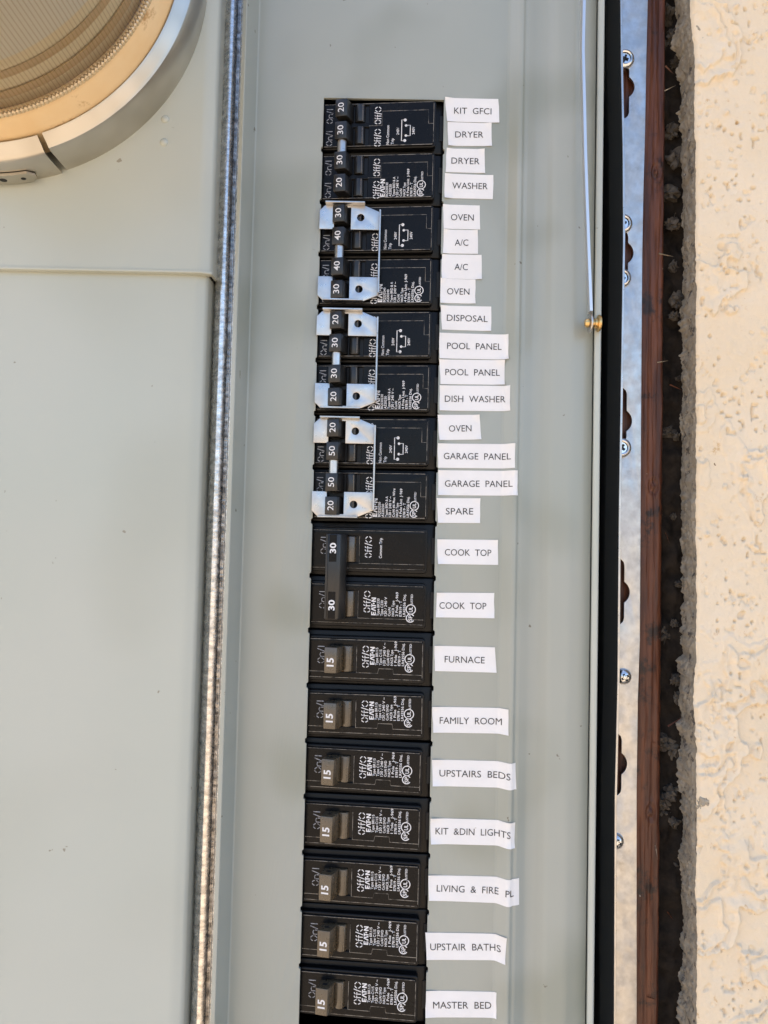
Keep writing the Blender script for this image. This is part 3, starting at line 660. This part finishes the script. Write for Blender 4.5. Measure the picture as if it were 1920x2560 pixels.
for i, nm in enumerate(names):
    o = single if i == 0 else copy_tree(single)
    o.location = W((BX+srng.uniform(-.2,.2), -25.4*(9.5+i), BD)); o['label'] = 'black single-pole breaker rated 15 beside the label %s' % nm
    o.rotation_euler = (R(srng.uniform(-.5,.5)), R(srng.uniform(-.35,.35)), R(srng.uniform(-.4,.4)))

# ---- two-pole cook top breaker
def make_double():
    t = thing('circuit_breaker', 'black two-pole breaker with one wide tie bar across both 30 handles', 'breaker', (BX, -25.4*8, BD))
    for s, k in ((1, 0), (-1, 1)):
        zc = 12.7*s
        def bp(n, me): o = link(n, me, t); o.location = W((-BX, zc, -BD)); return o
        bp('body', BASE); bp('shoulder', S_SH); f = bp('face', S_FACE); bp('handle_well', S_WELL)
        o = link('side_slot', SLOTM, t); o.location = W((56.9-BX, zc, -BD))
        sm_ = Print(); sm_.ribbon([(22.3,6.2),(22.3,-6.5),(52.6,-6.5)], .18); sm_.ribbon([(0.5,8.75),(52.3,8.75)], 0.15); sm_.ribbon([(0.5,-8.85),(52.3,-8.85)], 0.15); link('moulded_seam', sm_.build(SEAM, pf(.03)), f)
        link('off_mark', S_OFF, f); link('on_mark', S_ON, f)
        if k == 0:
            P = Print(); P.text('Common Trip', 32.2, -3.9, 1.3, 9.4, bold=.014); link('printed_text', P.build(INK, pf()), f)
        else:
            L2 = ['Type BR230','Type C230','120 / 240 V','Cu/Al','HACR Type','2 Pole   J-969','E7819 - T','LR43556 Disj.']
            link('printed_text', mk_text(L2, -5.2, S_POS, 29.6, -5.0, 8.2, 46.7, -3.8), f)
        h = bp('handle', S_DRUM)
    tb = link('tie_bar', prism([(7.2,7.3),(13.6,7.5),(16.6,3.0),(16.6,-1.2),(9.4,-1.6)], -19.6, 19.6, HANDLE2, 0.6), t); tb.location = W((-BX, 0, -BD))
    for z in (13.0, -13.0):
        link('rating_inset', box(8.8, 12.3, z-6.2, z+6.2, 6.9, 7.52, PLASTIC, 0.15, 1), tb)
        P = Print(); P.text('30', 10.5, z-2.35, 2.7, 4.8, bold=.028); link('rating', P.build(INK, lambda x, zz: 7.58), tb)
    link('bar_rib', box(7.25, 8.3, -19.2, 19.2, 7.0, 7.75, HANDLE2, 0.2, 1), tb)
make_double()

# ---- quad breakers
Q_SH = shoulder_mesh(10.7, 0.6, 0.7); HZ = (5.45, -5.45)
Q_FACE = face_mesh(10.7, [[(12.0,z-4.3),(21.9,z-4.3),(21.9,z+4.3),(12.0,z+4.3)] for z in HZ])
Q_WELL = well_mesh(10.0, 0)
Q_SEAM = Print(); Q_SEAM.ribbon([(22.0,-0.6),(28.2,-0.6),(28.2,6.4),(50.3,6.4),(50.3,-0.3),(52.7,-0.3)], 0.2); Q_SEAM.ribbon([(0.5,10.3),(52.3,10.3)], 0.2); Q_SEAM.ribbon([(0.5,-10.35),(52.3,-10.35)], 0.25); Q_SEAM.ribbon([(52.75,9.5),(52.75,-9.5)], 0.2)
Q_SEAM = Q_SEAM.build(SEAM, pf(.03))
Q_HAND = handle_mesh(4.2, 4.6, 5.9, 11.4, HANDLE2); Q_DRUM = drum_mesh(4.2, 17.6, HANDLE2); Q_RIDGE = drum_ridge(4.2, 17.6)
Q_OFF = [off_print(z-1.1, 26.2, 8.2, 3.2).build(INK, pf()) for z in HZ]; Q_ON = [on_print(z-0.8, 2.9, 7.0, 3.0).build(INKDIM, pf()) for z in HZ]
QP = Print(); QP.text('Non Common', 31.0, -10.0, 1.3, 9.4, bold=.014); QP.text('Trip', 33.3, -10.0, 1.3, 2.9, bold=.014)
QP.text('240V', 35.8, -5.4, 1.2, 3.7, bold=.014); QP.text('240V', 43.2, -5.4, 1.2, 3.7, bold=.014)
QP.ribbon([(39.3,1.8),(37.6,1.8),(37.6,-8.4),(39.3,-8.4)], .36); QP.ribbon([(39.7,-0.9),(41.7,-0.9),(41.7,-6.0),(39.7,-6.0)], .36)
for x, z in ((39.2,1.7),(39.2,-8.3)): QP.disc(x, z, .72)
for x, z in ((39.7,-1.0),(39.7,-5.9)): QP.disc(x, z, .6)
Q_DIAG = QP.build(INK, pf())
def q_text(a, b, extra='Cu/Al'):
    Ls = [a, b, 'Types BRD & A', '120 / 240 V ~', extra, 'HACR Type', '4 Pole Unit  J-969', 'E7819 - T', 'LR43556 Disj.']
    P = Print()
    for s, x in zip(Ls, [31.2+1.66*i for i in range(9)]): P.text(s, x, -10.0, 1.12, len(s)*(.86 if s[0] in 'BA' else .74), bold=.014)
    logo(P, 29.15, -10.0, 2.2, 8.6); approvals(P, 47.3, -6.4, .92); return P.build(INK, pf())
Q_CACHE = {}
PIN = lathe([(0,-3.6),(2.2,-3.6),(2.2,3.6),(0,3.6)], ZINC, 28); PIN.transform(Matrix.Rotation(R(90), 4, 'X'))
def make_quad(i, nums, codes, label, tie):
    zc = -25.4*(2*i)
    t = thing('circuit_breaker', label, 'breaker', (BX, zc, BD))
    for s in (0, 1):
        hz = 12.7-25.4*s
        def bp(n, me, dz=0.0): o = link(n, me, t); o.location = W((-BX, hz+dz, -BD)); return o
        bp('body', BASE); bp('shoulder', Q_SH); f = bp('face', Q_FACE); bp('handle_well', Q_WELL)
        o = link('side_slot', SLOTM, t); o.location = W((56.7-BX, hz, -BD))
        link('moulded_seam', Q_SEAM, f)
        for k in (0,1): link('off_mark', Q_OFF[k], f); link('on_mark', Q_ON[k], f)
        if s == 0: link('printed_text', Q_DIAG, f)
        else:
            if codes not in Q_CACHE: Q_CACHE[codes] = q_text(*codes)
            link('printed_text', Q_CACHE[codes], f)
        for k in (0,1):
            h = bp('handle', Q_HAND, HZ[k]); link('drum', Q_DRUM, h); link('drum_ridge', Q_RIDGE, h)
            key = nums[2*s+k]
            if key not in Q_CACHE:
                P = Print(); P.text(key, 8.6, -2.25, 2.8, 4.5, bold=.004); Q_CACHE[key] = P.build(INK, lambda x, z: 3.9+1.2*(x-5.9)/5.5+.06)
            link('rating', Q_CACHE[key], h)
            if s == 1: e = link('end_hole', HOLE, h); e.location = W((9.6, -4.22, 1.6))
    p = link('tie_pin', PIN, t); p.location = W((9.4-BX, 0, 1.6-BD))
    if tie:
        D = 2.3; v, f = [], []
        top, bot = 22.6, -22.9
        def addm(me):
            o = len(v); v.extend([tuple(q.co) for q in me.vertices]); f.extend([tuple(a+o for a in q.vertices) for q in me.polygons])
        e1 = [(-0.3,top-2.4),(2.2,top),(21.5,top),(28.6,top-3.0),(28.6,top-11.4),(14.6,top-11.4),(14.6,top-0.9),(6.6,top-0.9),(6.6,top-11.4),(-0.3,top-11.4)]
        e2 = [(-0.3,bot+2.4),(2.2,bot),(21.5,bot),(28.6,bot+3.0),(28.6,bot+11.4),(14.6,bot+11.4),(14.6,bot+0.9),(6.6,bot+0.9),(6.6,bot+11.4),(-0.3,bot+11.4)]
        for e, hzz in ((e1,top-5.6),(e2,bot+5.6)): addm(plate(e, [circle(19.2, hzz, 1.75)], D, 0.8, ZINC, 0.12))
        for z, s in ((top,1),(bot,-1)): addm(box(2.6, 21.2, min(z,z+.8*s), max(z,z+.8*s), D-.8, D+3.4, ZINC, 0.15, 1))
        addm(box(28.0, 28.8, bot+3.0, top-3.0, D-.6, D+3.6, ZINC, 0.15, 1))
        me = bpy.data.meshes.new('tie'); me.from_pydata(v, [], f); me.update(); finish(me, ZINC, 35)
        o = link('handle_tie', me, t); o.location = W((-BX, 0, -BD)); o['label'] = 'bright zinc clip tying the outer handles'
make_quad(0, ['20','30','30','20'], ('BQ220230','A220230'), 'black four-handle breaker without a zinc clip, beside the DRYER labels', False)
make_quad(1, ['30','40','40','30'], ('BQ230240','A230240'), 'black four-handle breaker with zinc clip, beside the OVEN and A/C labels', True)
make_quad(2, ['20','30','30','20'], ('BQ220230','A220230'), 'black four-handle breaker with zinc clip, beside the POOL PANEL labels', True)
make_quad(3, ['20','50','50','20'], ('BQ220250','A220250','Cu/Al #6 Max. Wire'), 'black four-handle breaker with zinc clip, beside the GARAGE PANEL labels', True)

# ================================================================ paper circuit labels
def z2(x, y): return 760+.33755*x, 220+.33755*y
def z3(x, y): return 760+.33755*x, 740+.33755*y
def z4(x, y): return 760+.33755*x, 1280+.33755*y
def z5(x, y): return 720+.36166*x, 1840+.36166*y
LAB = [('KIT GFCI',z2,[(1045,72),(1440,82),(1448,257),(1060,248)],1112,1388,170,'above the first DRYER label'),
 ('DRYER',z2,[(1062,252),(1387,262),(1393,430),(1068,428)],1120,1328,345,'directly below KIT GFCI'),
 ('DRYER',z2,[(1055,447),(1338,453),(1342,630),(1050,622)],1092,1300,540,'directly above WASHER'),
 ('WASHER',z2,[(1042,633),(1403,647),(1400,823),(1040,815)],1098,1360,725,'below the two DRYER labels'),
 ('OVEN',z2,[(1030,862),(1300,870),(1307,1047),(1035,1042)],1088,1257,958,'between WASHER and A/C'),
 ('A/C',z2,[(1035,1048),(1287,1053),(1290,1228),(1028,1225)],1117,1217,1145,'the upper of two, under OVEN'),
 ('A/C',z2,[(1022,1232),(1315,1237),(1318,1418),(1020,1410)],1115,1213,1325,'the lower of two, over OVEN'),
 ('OVEN',z2,[(1012,1410),(1270,1420),(1270,1597),(1010,1592)],1060,1225,1507,'between A/C and DISPOSAL'),
 ('DISPOSAL',z3,[(1012,70),(1387,78),(1387,260),(1022,248)],1058,1360,165,'above POOL PANEL'),
 ('POOL PANEL',z3,[(1003,272),(1515,282),(1513,467),(1003,462)],1060,1463,372,'directly below DISPOSAL'),
 ('POOL PANEL',z3,[(1003,470),(1487,475),(1487,657),(1010,652)],1047,1450,565,'directly above DISH WASHER'),
 ('DISH WASHER',z3,[(1005,662),(1527,660),(1527,848),(1003,848)],1043,1492,762,'below POOL PANEL'),
 ('OVEN',z3,[(990,880),(1300,880),(1315,1062),(1003,1067)],1073,1240,980,'between DISH WASHER and GARAGE PANEL'),
 ('GARAGE PANEL',z3,[(990,1092),(1563,1090),(1563,1273),(993,1272)],1035,1532,1185,'directly below OVEN'),
 ('GARAGE PANEL',z3,[(995,1290),(1582,1292),(1582,1477),(993,1475)],1043,1545,1388,'directly above SPARE'),
 ('SPARE',z3,[(982,1497),(1305,1498),(1305,1682),(993,1680)],1050,1253,1594,'above COOK TOP'),
 ('COOK TOP',z4,[(987,202),(1437,207),(1438,392),(992,385)],1043,1387,300,'nearest to SPARE'),
 ('COOK TOP',z4,[(982,597),(1408,600),(1410,787),(975,780)],1003,1350,694,'nearest to FURNACE'),
 ('FURNACE',z4,[(965,990),(1415,1002),(1427,1190),(968,1178)],1042,1338,1093,'beside a 15 breaker'),
 ('FAMILY ROOM',z4,[(950,1442),(1515,1463),(1515,1655),(957,1633)],1005,1465,1548,'beside a 15 breaker'),
 ('UPSTAIRS BEDS',z5,[(993,162),(1573,185),(1578,368),(1000,345)],1047,1538,270,'beside a 15 breaker'),
 ('KIT &DIN LIGHTS',z5,[(983,567),(1570,593),(1565,770),(987,745)],1020,1538,672,'beside a 15 breaker'),
 ('LIVING & FIRE PL',z5,[(970,962),(1598,980),(1597,1165),(975,1137)],1028,1560,1067,'beside a 15 breaker'),
 ('UPSTAIR BATHS',z5,[(950,1358),(1512,1395),(1500,1577),(957,1547)],983,1470,1465,'beside a 15 breaker'),
 ('MASTER BED',z5,[(955,1760),(1440,1775),(1440,1955),(950,1945)],1003,1405,1860,'beside a 15 breaker')]
def on_surf(px, py):
    d = 0.0
    for _ in range(5): x, z = U(px, py, d+0.25); d = surf(x)
    return np.array((x, z))
lr = random.Random(9)
for n, (s, zf, c, tx0, tx1, ty, where) in enumerate(LAB):
    q = [on_surf(*zf(*p)) for p in c]; o = (q[0]+q[1]+q[2]+q[3])/4; dz = 0.22+0.05*(n % 2)
    curl = [lr.uniform(0,1.0) for _ in range(4)]
    nu, nv = 40, 6; v, f = [], []
    wobble = [lr.uniform(-.12,.12) for _ in range(8)]
    for j in range(nv+1):
        for i in range(nu+1):
            a, b = i/nu, j/nv
            p = (q[3]*(1-a)+q[2]*a)*(1-b)+(q[0]*(1-a)+q[1]*a)*b
            if i in (0, nu): p = p+np.array((np.interp(b, [0,.33,.66,1], wobble[:4] if i else wobble[4:]), 0))
            w4 = ((1-a)*(1-b), a*(1-b), a*b, (1-a)*b)
            lift = sum(cv*max(0, t-.82)/.18 for cv, t in zip(curl, w4))
            v.append((p[0]-o[0], p[1]-o[1], surf(p[0])+dz+lift))
    f = grid_faces(nu+1, nv+1); nb = len(v)
    rimi = list(range(nu+1))+[(j+1)*(nu+1)-1 for j in range(1,nv+1)]+[nv*(nu+1)+i for i in range(nu-1,-1,-1)]+[j*(nu+1) for j in range(nv-1,0,-1)]
    v += [(v[i][0], v[i][1], v[i][2]-0.16) for i in rimi]; m = len(rimi)
    f += [(rimi[i], nb+i, nb+(i+1)%m, rimi[(i+1)%m]) for i in range(m)]
    t = tag(link('circuit_label', mesh(v, f, PAPER, 40, recalc=False), None, (o[0], o[1], 0)), 'white paper label reading %s, %s' % (s, where), 'label', 'circuit labels on the dead front')
    # lettering
    L0 = on_surf(*zf(tx0, ty-(.014*(tx1-tx0)/2))); L1 = on_surf(*zf(tx1, ty+.014*(tx1-tx0)/2))
    gv, gf, gw = glyphs(s.replace(' ', '  ') if s not in ('A/C',) else s, -0.003)
    dirv = (L1-L0); ln = np.linalg.norm(dirv); dirv = dirv/ln; nv_ = np.array((-dirv[1], dirv[0])); cap = 3.05
    base = q[3]*.5+q[2]*.5; ev = (q[2]-q[3])/np.linalg.norm(q[2]-q[3]); dirv = ev; nv_ = np.array((-ev[1], ev[0]))
    mid = (L0+L1)/2; P = Print()
    pts = [mid+dirv*((g[0]/gw-.5)*ln)+nv_*((g[1]-.5)*cap)-o for g in gv]
    P.add(pts, gf)
    me = P.build(LINK, lambda x, z: surf(x+o[0])+dz+0.12); link('lettering', me, t)
